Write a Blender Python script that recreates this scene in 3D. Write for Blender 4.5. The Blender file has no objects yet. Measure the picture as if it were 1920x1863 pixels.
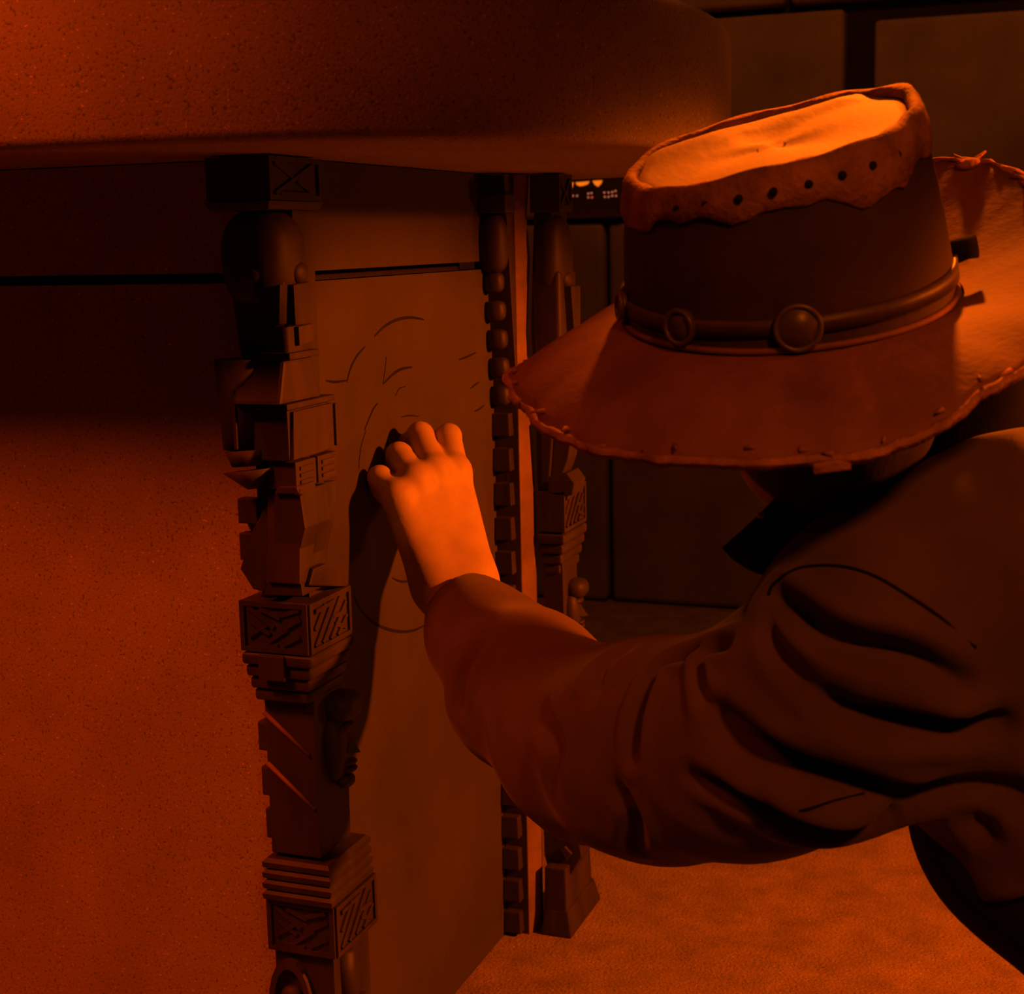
import bpy, bmesh, math, random
import numpy as np
from mathutils import Vector, Matrix
from mathutils.bvhtree import BVHTree

scene = bpy.context.scene
COL = scene.collection
random.seed(7)
rng = np.random.default_rng(7)

# ------------------------------------------------------------------ camera
# world axes seen from the camera: X runs along the back wall, Y into the room, Z up (metres)
F_PX, CX, CY = 2865.0, 960.0, 931.5
CAM_R = np.array([[0.935, -0.0392, 0.3524], [0.354, 0.1636, -0.9208], [-0.0215, 0.9857, 0.1669]])
_x = CAM_R[0] / np.linalg.norm(CAM_R[0]); _y = CAM_R[1] - _x * (_x @ CAM_R[1]); _y /= np.linalg.norm(_y)
CAM_R = np.array([_x, _y, np.cross(_x, _y)])
CAM_C = np.array([0.0, 0.0, 0.78])
cam = bpy.data.cameras.new('camera'); cam_o = bpy.data.objects.new('camera', cam); COL.objects.link(cam_o)
cam.sensor_width = 36.0; cam.lens = F_PX / 1920 * 36.0; cam.clip_start = 0.02
M4 = Matrix([list(CAM_R[0]) + [CAM_C[0]], list(CAM_R[1]) + [CAM_C[1]], list(CAM_R[2]) + [CAM_C[2]], [0, 0, 0, 1]])
cam_o.matrix_world = M4
cam.dof.use_dof = True; cam.dof.focus_distance = 1.27; cam.dof.aperture_fstop = 14.0
scene.camera = cam_o

# ------------------------------------------------------------------ world, lights, exposure
world = bpy.data.worlds.new('world'); scene.world = world; world.use_nodes = True
world.node_tree.nodes['Background'].inputs[0].default_value = (1.0, 0.30, 0.10, 1)
world.node_tree.nodes['Background'].inputs[1].default_value = 0.006

def lamp(name, loc, target, power, color, size, spot=None, blend=0.6):
    l = bpy.data.lights.new(name, 'SPOT' if spot else 'AREA')
    l.energy = power; l.color = color
    if spot:
        l.spot_size = math.radians(spot); l.spot_blend = blend; l.shadow_soft_size = size
    else:
        l.shape = 'DISK'; l.size = size
    o = bpy.data.objects.new(name, l); COL.objects.link(o); o.location = loc
    d = Vector(target) - Vector(loc)
    o.rotation_euler = d.to_track_quat('-Z', 'Y').to_euler()
    return o
lamp('key_lantern', (0.95, 1.37, 1.03), (-0.42, 1.28, 0.00), 180.0, (1.0, 0.120, 0.002), 0.05, spot=60, blend=0.25)
lamp('hat_lantern', (-0.28, 1.95, 1.70), (-0.155, 0.965, 0.84), 190.0, (1.0, 0.135, 0.003), 0.04, spot=17, blend=1.0)
lamp('fill_light', (0.62, -0.25, 1.55), (0.05, 0.88, 0.56), 43.0, (1.0, 0.160, 0.006), 0.08, spot=36, blend=1.0)  # added fill from behind the camera, lifts jacket and brim
lamp('front_lantern', (-1.45, -0.25, 2.40), (-1.00, 1.05, 0.28), 205.0, (1.0, 0.074, 0.001), 0.26, spot=42, blend=0.8)
lamp('back_fill', (-0.25, 2.05, 1.95), (-0.45, 3.05, 0.30), 4.2, (1.0, 0.19, 0.012), 0.25)  # unseen light added to brighten the dark back wall
lamp('low_fill', (0.50, 2.30, 0.30), (-0.58, 1.30, 0.84), 10.0, (1.0, 0.150, 0.003), 0.06, spot=46, blend=0.8)  # added low light for slab underside and upper panel, beyond natural bounce

scene.view_settings.view_transform = 'Standard'; scene.view_settings.look = 'None'
scene.view_settings.exposure = 0.0; scene.view_settings.gamma = 1.0
scene.view_settings.use_curve_mapping = False

# ------------------------------------------------------------------ helpers
def at(px, py, x=None, y=None, z=None, d=None):
    """point on a world plane (or at a camera depth) seen at a photograph pixel"""
    r = CAM_R @ np.array([(px - CX) / F_PX, -(py - CY) / F_PX, -1.0])
    if x is not None: t = (x - CAM_C[0]) / r[0]
    elif y is not None: t = (y - CAM_C[1]) / r[1]
    elif z is not None: t = (z - CAM_C[2]) / r[2]
    else: t = d
    return CAM_C + t * r
PXM = lambda d: d / F_PX

def link(name, mesh, mat, parent=None, smooth=False):
    o = bpy.data.objects.new(name, mesh); COL.objects.link(o)
    if mat is not None and len(mesh.materials) == 0: mesh.materials.append(mat)
    if parent is not None: o.parent = parent
    if smooth: mesh.polygons.foreach_set('use_smooth', [True] * len(mesh.polygons))
    return o
def empty(name, loc=(0, 0, 0)):
    o = bpy.data.objects.new(name, None); COL.objects.link(o); o.location = loc; o.empty_display_size = 0.05
    return o
def tag(o, label=None, cat=None, group=None, kind=None):
    if label: o['label'] = label
    if cat: o['category'] = cat
    if group: o['group'] = group
    if kind: o['kind'] = kind
    return o
def rel(o, parent):
    """parent keeping world placement (parents are unrotated empties)"""
    o.parent = parent
    o.matrix_parent_inverse = parent.matrix_basis.inverted()
    return o
class MB:
    """collects closed solids, then links them as one mesh object"""
    def __init__(s): s.bm = bmesh.new()
    def hexa(s, pts):
        v = [s.bm.verts.new(p) for p in pts]
        for f in ((3, 2, 1, 0), (4, 5, 6, 7), (0, 1, 5, 4), (1, 2, 6, 5), (2, 3, 7, 6), (3, 0, 4, 7)):
            s.bm.faces.new([v[i] for i in f])
        return s
    def box(s, x0, x1, y0, y1, z0, z1):
        return s.hexa([(x0, y0, z0), (x1, y0, z0), (x1, y1, z0), (x0, y1, z0), (x0, y0, z1), (x1, y0, z1), (x1, y1, z1), (x0, y1, z1)])
    def frus(s, a, b, z0, z1):
        """a, b = (x0, x1, y0, y1) at the bottom and at the top"""
        return s.hexa([(a[0], a[2], z0), (a[1], a[2], z0), (a[1], a[3], z0), (a[0], a[3], z0),
                       (b[0], b[2], z1), (b[1], b[2], z1), (b[1], b[3], z1), (b[0], b[3], z1)])
    def prism(s, poly, vec):
        """planar polygon (list of 3D points) pushed along vec"""
        a = [s.bm.verts.new(p) for p in poly]; b = [s.bm.verts.new(Vector(p) + Vector(vec)) for p in poly]
        n = len(a)
        s.bm.faces.new(a[::-1]); s.bm.faces.new(b)
        for i in range(n): s.bm.faces.new([a[i], a[(i + 1) % n], b[(i + 1) % n], b[i]])
        return s
    def rings(s, rings, cap=True, closed=True):
        vs = [[s.bm.verts.new(p) for p in r] for r in rings]
        n = len(vs[0])
        for a, b in zip(vs[:-1], vs[1:]):
            for i in range(n if closed else n - 1):
                s.bm.faces.new([a[i], a[(i + 1) % n], b[(i + 1) % n], b[i]])
        if cap: s.bm.faces.new(vs[0][::-1]); s.bm.faces.new(vs[-1])
        return s
    def cyl(s, p0, p1, r0, r1=None, n=16):
        p0, p1 = Vector(p0), Vector(p1); r1 = r0 if r1 is None else r1
        q = (p1 - p0).to_track_quat('Z', 'Y')
        ring = lambda p, r: [p + q @ Vector((r * math.cos(2 * math.pi * i / n), r * math.sin(2 * math.pi * i / n), 0)) for i in range(n)]
        return s.rings([ring(p0, r0), ring(p1, r1)])
    def ell(s, c, r, nu=16, nv=9, power=2.0):
        """ellipsoid; power > 2 gives a rounded block"""
        c = Vector(c); R = []
        sg = lambda v: math.copysign(abs(v) ** (2.0 / power), v)
        for j in range(1, nv):
            a = -math.pi / 2 + math.pi * j / nv
            R.append([c + Vector((r[0] * sg(math.cos(a)) * sg(math.cos(2 * math.pi * i / nu)), r[1] * sg(math.cos(a)) * sg(math.sin(2 * math.pi * i / nu)), r[2] * sg(math.sin(a)))) for i in range(nu)])
        return s.rings(R)
    def bevel(s, w, seg=2):
        bmesh.ops.recalc_face_normals(s.bm, faces=s.bm.faces[:])
        bmesh.ops.bevel(s.bm, geom=s.bm.edges[:], offset=w, segments=seg, affect='EDGES', profile=0.6, clamp_overlap=True)
        return s
    def build(s, name, mat, parent=None, smooth=False):
        bmesh.ops.recalc_face_normals(s.bm, faces=s.bm.faces[:])
        me = bpy.data.meshes.new(name); s.bm.to_mesh(me); s.bm.free()
        o = link(name, me, mat, None, smooth)
        if parent is not None:
            p = parent; off = Vector((0, 0, 0))
            while p is not None: off += p.location; p = p.parent
            me.transform(Matrix.Translation(-off)); o.parent = parent
        return o

# ------------------------------------------------------------------ materials
MATS = {}
def mat(name, base, rough=0.85, var=0.25, scale=12.0, bump=0.3, bscale=120.0, bdist=0.002, speck=0.0, streak=None, spec=0.3, tint=None, sheen=0.0, detail=6.0):
    m = bpy.data.materials.new(name); m.use_nodes = True; nt = m.node_tree; N = nt.nodes; L = nt.links
    b = N['Principled BSDF']; b.inputs['Roughness'].default_value = rough; b.inputs['Specular IOR Level'].default_value = spec
    if sheen: b.inputs['Sheen Weight'].default_value = sheen
    tc = N.new('ShaderNodeTexCoord'); mp = N.new('ShaderNodeMapping'); L.new(tc.outputs['Object'], mp.inputs[0])
    if streak: mp.inputs['Scale'].default_value = streak
    n1 = N.new('ShaderNodeTexNoise'); n1.inputs['Scale'].default_value = scale; n1.inputs['Detail'].default_value = detail; n1.inputs['Roughness'].default_value = 0.6
    L.new(mp.outputs[0], n1.inputs['Vector'])
    rp = N.new('ShaderNodeValToRGB'); L.new(n1.outputs['Fac'], rp.inputs[0])
    lo = tint if tint else tuple(c * (1 - var) for c in base)
    hi = tuple(min(1, c * (1 + var)) for c in base)
    rp.color_ramp.elements[0].position = 0.32; rp.color_ramp.elements[1].position = 0.68
    rp.color_ramp.elements[0].color = (*lo, 1); rp.color_ramp.elements[1].color = (*hi, 1)
    out = rp.outputs[0]
    n2 = N.new('ShaderNodeTexNoise'); n2.inputs['Scale'].default_value = bscale; n2.inputs['Detail'].default_value = 4.0
    L.new(mp.outputs[0], n2.inputs['Vector'])
    if speck:
        n3 = N.new('ShaderNodeTexNoise'); n3.inputs['Scale'].default_value = 420.0; n3.inputs['Detail'].default_value = 1.0
        L.new(tc.outputs['Object'], n3.inputs['Vector'])
        r3 = N.new('ShaderNodeValToRGB'); L.new(n3.outputs['Fac'], r3.inputs[0])
        e = r3.color_ramp.elements; e[0].position = 0.28; e[0].color = (1 - speck, 1 - speck, 1 - speck, 1); e[1].position = 0.40; e[1].color = (1, 1, 1, 1)
        k = e.new(0.70); k.color = (1, 1, 1, 1); k = e.new(0.78); k.color = (1 + 2.2 * speck,) * 3 + (1,)
        mx = N.new('ShaderNodeMix'); mx.data_type = 'RGBA'; mx.blend_type = 'MULTIPLY'; mx.inputs[0].default_value = 1.0
        L.new(out, mx.inputs[6]); L.new(r3.outputs[0], mx.inputs[7]); out = mx.outputs[2]
    L.new(out, b.inputs['Base Color'])
    if bump:
        bp = N.new('ShaderNodeBump'); bp.inputs['Strength'].default_value = bump; bp.inputs['Distance'].default_value = bdist
        L.new(n2.outputs['Fac'], bp.inputs['Height']); L.new(bp.outputs[0], b.inputs['Normal'])
    MATS[name] = m
    return m
def emis(name, col, strength):
    m = bpy.data.materials.new(name); m.use_nodes = True; b = m.node_tree.nodes['Principled BSDF']
    b.inputs['Base Color'].default_value = (*col, 1); b.inputs['Emission Color'].default_value = (*col, 1); b.inputs['Emission Strength'].default_value = strength
    MATS[name] = m; return m
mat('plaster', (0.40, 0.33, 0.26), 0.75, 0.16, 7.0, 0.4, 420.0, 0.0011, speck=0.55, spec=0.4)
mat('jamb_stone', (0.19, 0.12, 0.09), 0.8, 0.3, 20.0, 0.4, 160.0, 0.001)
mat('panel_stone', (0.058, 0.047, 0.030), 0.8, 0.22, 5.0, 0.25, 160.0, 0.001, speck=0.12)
mat('block_stone', (0.24, 0.20, 0.17), 0.85, 0.28, 4.5, 0.35, 90.0, 0.002, speck=0.1)
mat('floor_grit', (0.27, 0.195, 0.135), 0.75, 0.24, 22.0, 0.8, 260.0, 0.0026, speck=0.85, spec=0.4)
mat('joint_dark', (0.02, 0.016, 0.014), 0.95, 0.2)
mat('dark_wood', (0.036, 0.026, 0.020), 0.6, 0.45, 30.0, 0.4, 70.0, 0.0012, streak=(1, 1, 0.18), spec=0.45)
mat('warm_wood', (0.046, 0.032, 0.023), 0.6, 0.4, 30.0, 0.4, 70.0, 0.0012, streak=(1, 1, 0.18), spec=0.4)
mat('pale_wood', (0.052, 0.037, 0.023), 0.65, 0.3, 25.0, 0.3, 70.0, 0.001, streak=(1, 1, 0.18), spec=0.35)
mat('charcoal', (0.012, 0.01, 0.009), 0.95, 0.2)
mat('crown_shade_leather', (0.055, 0.03, 0.028), 0.72, 0.3, 16.0, 0.35, 210.0, 0.0012, spec=0.3)  # shade on the crown side put into a darker leather colour
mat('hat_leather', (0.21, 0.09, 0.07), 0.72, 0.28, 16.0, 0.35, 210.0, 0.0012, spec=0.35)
mat('hat_worn', (0.34, 0.16, 0.11), 0.8, 0.4, 45.0, 0.7, 260.0, 0.0022, spec=0.3)
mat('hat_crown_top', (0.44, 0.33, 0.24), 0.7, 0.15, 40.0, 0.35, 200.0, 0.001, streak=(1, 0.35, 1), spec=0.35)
mat('band_leather', (0.06, 0.035, 0.03), 0.5, 0.3, 40.0, 0.3, 200.0, 0.0008, spec=0.5)
mat('medallion', (0.10, 0.065, 0.05), 0.4, 0.3, 60.0, 0.3, 200.0, 0.0006, spec=0.6)
mat('rod_wood', (0.22, 0.12, 0.08), 0.6, 0.25, 30.0)
mat('jacket_cloth', (0.105, 0.066, 0.053), 0.9, 0.22, 9.0, 0.35, 520.0, 0.0006, spec=0.15, sheen=0.15)
mat('collar_cloth', (0.012, 0.011, 0.012), 0.95, 0.2, 9.0, 0.2, 400.0, 0.0006, spec=0.1)
mat('trouser_cloth', (0.02, 0.018, 0.02), 0.95, 0.2, 9.0, 0.2, 400.0, 0.0006, spec=0.1)
mat('skin', (0.50, 0.36, 0.26), 0.55, 0.10, 40.0, 0.2, 380.0, 0.0006, spec=0.35)
mat('hair', (0.02, 0.014, 0.012), 0.6, 0.3, 60.0, 0.4, 200.0, 0.001, streak=(1, 1, 0.1))
mat('metal_dark', (0.05, 0.045, 0.04), 0.45, 0.2, 30.0, 0.2, 200.0, 0.0006, spec=0.5)
mat('brass', (0.45, 0.32, 0.16), 0.35, 0.2, 30.0, 0.1, 200.0, 0.0004, spec=0.6)
emis('glow_orange', (1.0, 0.20, 0.008), 0.85)
emis('glow_dot', (1.0, 0.30, 0.16), 0.35)
emis('glow_dot_red', (1.0, 0.10, 0.04), 0.55)
MT = MATS

# ------------------------------------------------------------------ setting: floor, walls, jamb, capstone
fl = MB().box(-3.2, 2.2, -1.6, 3.30, -0.10, 0.0).build('floor', MT['floor_grit']); tag(fl, 'gritty stone floor strewn with fine sand', kind='structure')

XP, YL = -0.602, 1.09                 # carved panel face (looks +X) and pier front face (looks -Y)
YE, ZJ, ZU = 1.520, 0.7529, 0.847     # panel far end, joint height, underside of the capstone
NOTCH = [(0.0, -0.642, 1.118), (0.30, -0.642, 1.118), (0.60, -0.642, 1.108), (0.86, -0.642, 1.100)]
def notch(z):
    for a, b in zip(NOTCH[:-1], NOTCH[1:]):
        if z <= b[0]:
            t = (z - a[0]) / (b[0] - a[0]); return a[1] + t * (b[1] - a[1]), a[2] + t * (b[2] - a[2])
    return NOTCH[-1][1:]
pier = empty('wall_left', (-1.1, 1.3, 0)); tag(pier, 'stone pier whose side panel carries charcoal lines', kind='structure')
def pier_block(z0, z1, mat_, inset=0.0, name='stone_block'):
    zs = [z0] + [a[0] for a in NOTCH if z0 + .004 < a[0] < z1 - .004] + [z1]
    R = []
    for z in zs:
        nx, ny = notch(z); i = inset
        R.append([(-2.6, YL + i, z), (nx - i, YL + i, z), (nx - i, ny + i, z), (XP - i, ny + i, z), (XP - i, YE - i, z), (-2.6, YE - i, z)])
    return MB().rings(R).build(name, mat_, pier)
MT['pier'] = MT['plaster']
b1 = pier_block(0.0, ZJ - 0.0042, MT['plaster']); b2 = pier_block(ZJ + 0.0042, ZU - 0.001, MT['plaster'])
pier_block(ZJ - 0.0042, ZJ + 0.0042, MT['joint_dark'], 0.024, 'mortar_joint')
# the side panel is a smoother, browner stone skin set on the pier
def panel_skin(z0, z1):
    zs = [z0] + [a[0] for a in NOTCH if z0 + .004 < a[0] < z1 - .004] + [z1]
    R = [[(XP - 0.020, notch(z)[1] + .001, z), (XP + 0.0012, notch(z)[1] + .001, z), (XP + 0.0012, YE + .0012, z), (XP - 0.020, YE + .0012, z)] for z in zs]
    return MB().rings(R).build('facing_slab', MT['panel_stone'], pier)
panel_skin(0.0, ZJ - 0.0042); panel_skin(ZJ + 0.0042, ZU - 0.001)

# charcoal lines on the panel, traced on its plane
def wall_line(pts, w=3.0):
    P = [at(a, b, x=XP + 0.0012) for a, b in pts]
    # resample through a smooth curve
    P = np.array(P); n = len(P); Q = []
    for i in range(n - 1):
        p0, p1, p2, p3 = P[max(i - 1, 0)], P[i], P[i + 1], P[min(i + 2, n - 1)]
        for t in np.linspace(0, 1, 6, endpoint=False):
            Q.append(0.5 * ((2 * p1) + (-p0 + p2) * t + (2 * p0 - 5 * p1 + 4 * p2 - p3) * t * t + (-p0 + 3 * p1 - 3 * p2 + p3) * t ** 3))
    Q.append(P[-1]); Q = np.array(Q); m = len(Q)
    R = []
    for i, q in enumerate(Q):
        t = Q[min(i + 1, m - 1)] - Q[max(i - 1, 0)]; t /= np.linalg.norm(t) + 1e-9
        nrm = np.cross(np.array([1, 0, 0]), t)
        s = w * 0.00050 * (0.35 + 0.65 * math.sin(math.pi * (0.08 + 0.84 * i / (m - 1))))
        R.append([q + nrm * s + np.array([-.0006, 0, 0]), q + nrm * s * .6 + np.array([.0004, 0, 0]), q - nrm * s * .6 + np.array([.0004, 0, 0]), q - nrm * s + np.array([-.0006, 0, 0])])
    return MB().rings(R).build('drawn_line', MT['charcoal'], pier)
for pts, w in [([(702, 630), (722, 611), (745, 599), (770, 595), (795, 599)], 4), ([(650, 716), (658, 688), (670, 666), (684, 650)], 3.5),
               ([(611, 713), (628, 716), (650, 713)], 3), ([(718, 720), (735, 703), (752, 692), (772, 688)], 4), ([(683, 806), (692, 784), (700, 766), (708, 756)], 3),
               ([(724, 668), (722, 690), (718, 718)], 1.6), ([(860, 674), (875, 669), (892, 661)], 3), ([(882, 728), (890, 722), (898, 716)], 3),
               ([(890, 771), (898, 767), (907, 760)], 3), ([(664, 1118), (676, 1143), (698, 1165), (726, 1179), (755, 1184), (780, 1180), (802, 1168)], 4),
               ([(735, 1083), (752, 1090), (775, 1088)], 3), ([(752, 782), (765, 779), (785, 780)], 1.8), ([(672, 880), (676, 840), (686, 806)], 1.4),
               ([(741, 742), (748, 729), (760, 724)], 1.5), ([(566, 540), (578, 548), (590, 552)], 1.3)]:
    wall_line(pts, w)

# back wall of large dressed blocks
YB = 3.08
bw = empty('wall_back', (0, YB, 0)); tag(bw, 'back wall of large dressed stone blocks with dark open joints', kind='structure')
MB().box(-3.2, 2.2, YB + 0.03, YB + 0.30, 0, 2.6).build('joint_backing', MT['joint_dark'], bw)
ROWS = [(0.004, 0.806, [-3.2, -2.2, -0.958, 0.62, 2.2], 0.008), (0.818, 1.200, [-3.2, -2.0, -1.30, -0.467], 0.010), (0.818, 1.176, [-0.418, 0.55, 1.4, 2.2], 0.0),
        (1.215, 1.62, [-3.2, -1.7, -0.583, 0.2, 1.2, 2.2], 0.008), (1.63, 2.10, [-3.2, -2.3, -1.1, 0.0, 1.0, 2.2], 0.010), (2.11, 2.6, [-3.2, -1.6, -0.4, 0.7, 2.2], 0.010)]
for z0, z1, xs, g in ROWS:
    for a, b in zip(xs[:-1], xs[1:]):
        dy = random.uniform(-0.008, 0.008)
        MB().box(a + g / 2 + .001, b - g / 2 - .001, YB + dy, YB + 0.12, z0, z1).bevel(0.012, 3).build('stone_block', MT['block_stone'], bw, smooth=True)

# capstone: thick slab with a rounded plan that overhangs the pier
ctrl = [(-2.6, 0.89), (-1.1, 0.886), (-0.72, 0.893), (-0.60, 0.905), (-0.50, 0.938), (-0.41, 1.005), (-0.352, 1.09), (-0.322, 1.19), (-0.313, 1.30), (-0.322, 1.42), (-0.36, 1.58), (-0.42, 1.70), (-0.55, 1.76), (-1.0, 1.78), (-2.6, 1.78)]
C = np.array(ctrl); pl = []
for i in range(len(C) - 1):
    p0, p1, p2, p3 = C[max(i - 1, 0)], C[i], C[i + 1], C[min(i + 2, len(C) - 1)]
    for t in np.linspace(0, 1, 6, endpoint=False):
        pl.append(0.5 * ((2 * p1) + (-p0 + p2) * t + (2 * p0 - 5 * p1 + 4 * p2 - p3) * t * t + (-p0 + 3 * p1 - 3 * p2 + p3) * t ** 3))
pl.append(C[-1]); pl = np.array(pl)
tang = np.gradient(pl, axis=0); tang /= np.linalg.norm(tang, axis=1)[:, None] + 1e-9
inw = np.stack([-tang[:, 1], tang[:, 0]], 1)
R = []
for off, z in [(0.05, ZU), (0.012, ZU), (0.004, ZU + .0015), (0.0012, ZU + .004), (0, ZU + .009), (0, .956), (0.004, .964), (0.012, .967), (0.05, .968)]:
    q = pl + inw * off; R.append([(a, b, z) for a, b in q])
cap = MB().rings(R).build('capstone_slab', MT['plaster'], smooth=True)
tag(cap, 'thick rounded stone slab overhanging the pier like a capstone', 'slab')

# narrow stone jamb behind the far post
tj = MB().rings([[(-.588, 1.529, z), (-.5745, 1.526, z), (-.5645 + d, 1.5425, z), (-.5645 + d, 1.552, z), (-.588, 1.56, z)] for z, d in ((0, -.002), (.12, -.002), (.2, -.008), (.3, -.003), (.5, -.002), (.6, -.007), (.68, -.008), (.76, -.003), (.80, -.006), (ZU - .001, -.002))]).build('trim_1', MT['jamb_stone']); tag(tj, 'narrow lit stone jamb glimpsed between the carved pieces of the far post', kind='structure')

# ------------------------------------------------------------------ carved posts
class Face:
    """one vertical face of a carved block: u runs 0..1 across, v 0..1 up, h proud of the surface (metres)"""
    def __init__(s, o, u, v, n):
        s.o, s.u, s.v, s.n = (np.array(a, float) for a in (o, u, v, n))
        s.lu, s.lv = np.linalg.norm(s.u), np.linalg.norm(s.v)
    def p(s, u, v, h=0.0): return Vector(s.o + s.u * u + s.v * v + s.n * h)
    def rect(s, mb, u0, u1, v0, v1, h, h0=-0.001):
        mb.prism([s.p(u0, v0, h0), s.p(u1, v0, h0), s.p(u1, v1, h0), s.p(u0, v1, h0)], s.n * (h - h0)); return mb
    def poly(s, mb, pts, h, h0=-0.001):
        mb.prism([s.p(u, v, h0) for u, v in pts], s.n * (h - h0)); return mb
    def bar(s, mb, a, b, w, h, h0=-0.001):
        a = np.array([a[0] * s.lu, a[1] * s.lv]); b = np.array([b[0] * s.lu, b[1] * s.lv]); t = (b - a) / np.linalg.norm(b - a); n = np.array([-t[1], t[0]]) * w / 2
        return s.poly(mb, [((q[0]) / s.lu, q[1] / s.lv) for q in (a + n, a - n, b - n, b + n)], h, h0)
def faces_of(x0, x1, y0, y1, z0, z1):
    A = Face((x0, y0, z0), (x1 - x0, 0, 0), (0, 0, z1 - z0), (0, -1, 0))
    B = Face((x1, y0, z0), (0, y1 - y0, 0), (0, 0, z1 - z0), (1, 0, 0))
    return A, B
def carved_block(root, x0, x1, y0, y1, z0, z1, wood, styles=('x', 'x'), bev=0.0012):
    blk = MB().box(x0, x1, y0, y1, z0, z1).bevel(bev).build('carved_block', wood, root)
    for face, st in zip(faces_of(x0, x1, y0, y1, z0, z1), styles):
        if st is None: continue
        fw = 0.0042; a, b = fw / face.lu, fw / face.lv
        mb = MB()
        face.rect(mb, 0, 1, 0, b, .0022); face.rect(mb, 0, 1, 1 - b, 1, .0022); face.rect(mb, 0, a, b, 1 - b, .0022); face.rect(mb, 1 - a, 1, b, 1 - b, .0022)
        mb.build('frame', wood, blk)
        if st == 'x':
            bars = [((.12, .88), (.50, .50)), ((.14, .62), (.44, .36)), ((.12, .30), (.40, .55)), ((.40, .20), (.70, .50)), ((.55, .42), (.90, .70)), ((.60, .75), (.88, .88)), ((.14, .14), (.55, .13)), ((.62, .16), (.88, .36)), ((.30, .86), (.60, .70))]
        elif st == 'diag':
            bars = [((.12, .12), (.55, .86)), ((.30, .12), (.74, .86)), ((.48, .12), (.88, .72)), ((.66, .12), (.90, .45)), ((.12, .45), (.38, .88)), ((.14, .80), (.60, .84)), ((.55, .55), (.85, .50)), ((.60, .36), (.88, .20))]
        else:
            bars = [((.12, .14), (.88, .86)), ((.12, .86), (.46, .54)), ((.54, .46), (.88, .14)), ((.2, .14), (.8, .14))]
        for p, q in bars:
            mb = MB(); face.bar(mb, p, q, .0036, random.uniform(.0016, .0026)); mb.build('relief_bar', wood, blk)
    return blk
def ribs(root, x0, x1, y0, y1, z0, z1, n, wood, taper=0.0, gap=0.0012, name='rib', bev=0.0022, seg=3):
    h = (z1 - z0) / n
    for i in range(n):
        k = taper * (n - 1 - i) / max(1, n - 1)          # lower ribs pull in
        MB().box(x0 + k * .6, x1 - k, y0 + k, y1 - k * .6, z0 + i * h + gap / 2, z0 + (i + 1) * h - gap / 2).bevel(bev, seg).build(name, wood, root)
def relief_face(root, F, u0, u1, v0, v1, wood, k=1.0):
    """small carved human face in profile on a block face"""
    c = lambda u, v, h: F.p(u0 + (u1 - u0) * u, v0 + (v1 - v0) * v, h)
    fc = MB().ell(c(.5, .45, 0.0), (.010 * k, .013 * k, .022 * k), power=2.6).build('carved_face', wood, root, True)
    MB().ell(c(.66, .93, .004 * k), (.012 * k, .015 * k, .010 * k), power=2.6).build('hair_roll', wood, fc, True)
    MB().ell(c(.60, .70, .007 * k), (.005 * k, .010 * k, .0035 * k)).build('brow', wood, fc, True)
    m = MB(); a, b, d, e = c(.60, .66, .008 * k), c(.50, .40, .009 * k), c(.74, .40, .009 * k), c(.62, .40, .017 * k); f = c(.62, .40, .004 * k)
    V = [m.bm.verts.new(q) for q in (a, b, d, e, f)]
    for q in ((0, 1, 3), (0, 3, 2), (0, 4, 1), (0, 2, 4), (1, 4, 3), (3, 4, 2)): m.bm.faces.new([V[i] for i in q])
    m.build('nose', wood, fc)
    for v in (.28, .20): MB().ell(c(.60, v, .009 * k), (.0045 * k, .007 * k, .0022 * k)).build('lip', wood, fc, True)
    MB().ell(c(.58, .06, .006 * k), (.006 * k, .008 * k, .005 * k)).build('chin', wood, fc, True)
    return fc

W, WW, PW = MT['dark_wood'], MT['warm_wood'], MT['pale_wood']
post = empty('carved_post', (-0.625, 1.11, 0))
tag(post, 'dark carved wooden post with stacked figures on the near corner of the stone pier', 'post', 'carved posts framing the panel')
# core shaft
MB().box(-.638, -.594, 1.082, 1.116, 0, .845).build('shaft', W, post)
# 1 capital block under the slab
carved_block(post, -.641, -.587, 1.033, 1.116, .8125, .8455, W, (None, 'cross'))
MB().frus((-.640, -.588, 1.034, 1.116), (-.643, -.585, 1.031, 1.119), .8055, .812).bevel(.0008).build('lip_moulding', W, post)
# 2 head with rounded hair, 3 face
MB().ell((-.6165, 1.074, .768), (.031, .030, .039), 20, 12, 2.7).build('carved_head', W, post, True)
hd = MB().frus((-.634, -.589, 1.058, 1.094), (-.640, -.590, 1.054, 1.100), .690, .766).bevel(.006, 3).build('carved_face', W, post, True)
MB().ell((-.613, 1.050, .7565), (.011, .007, .009)).build('eye', W, hd, True)
MB().ell((-.588, 1.078, .7565), (.006, .011, .009)).build('eye', W, hd, True)
MB().prism([Vector(at(a, b, y=1.054)) for a, b in ((486, 545), (540, 532), (538, 606), (528, 612))], (0, -.012, 0)).bevel(.001).build('nose', W, hd)
MB().prism([Vector(at(a, b, x=-.5895)) for a, b in ((536, 534), (568, 528), (568, 606), (540, 610))], (.007, 0, 0)).bevel(.001).build('cheek_plate', W, hd)
MB().prism([Vector(at(a, b, x=-.589)) for a, b in ((552, 612), (580, 606), (582, 640), (554, 648))], (.004, 0, 0)).bevel(.001).build('mouth', PW, hd)
MB().box(-.612, -.585, 1.052, 1.102, .690, .6955).bevel(.0015).build('chin', W, hd)
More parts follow.
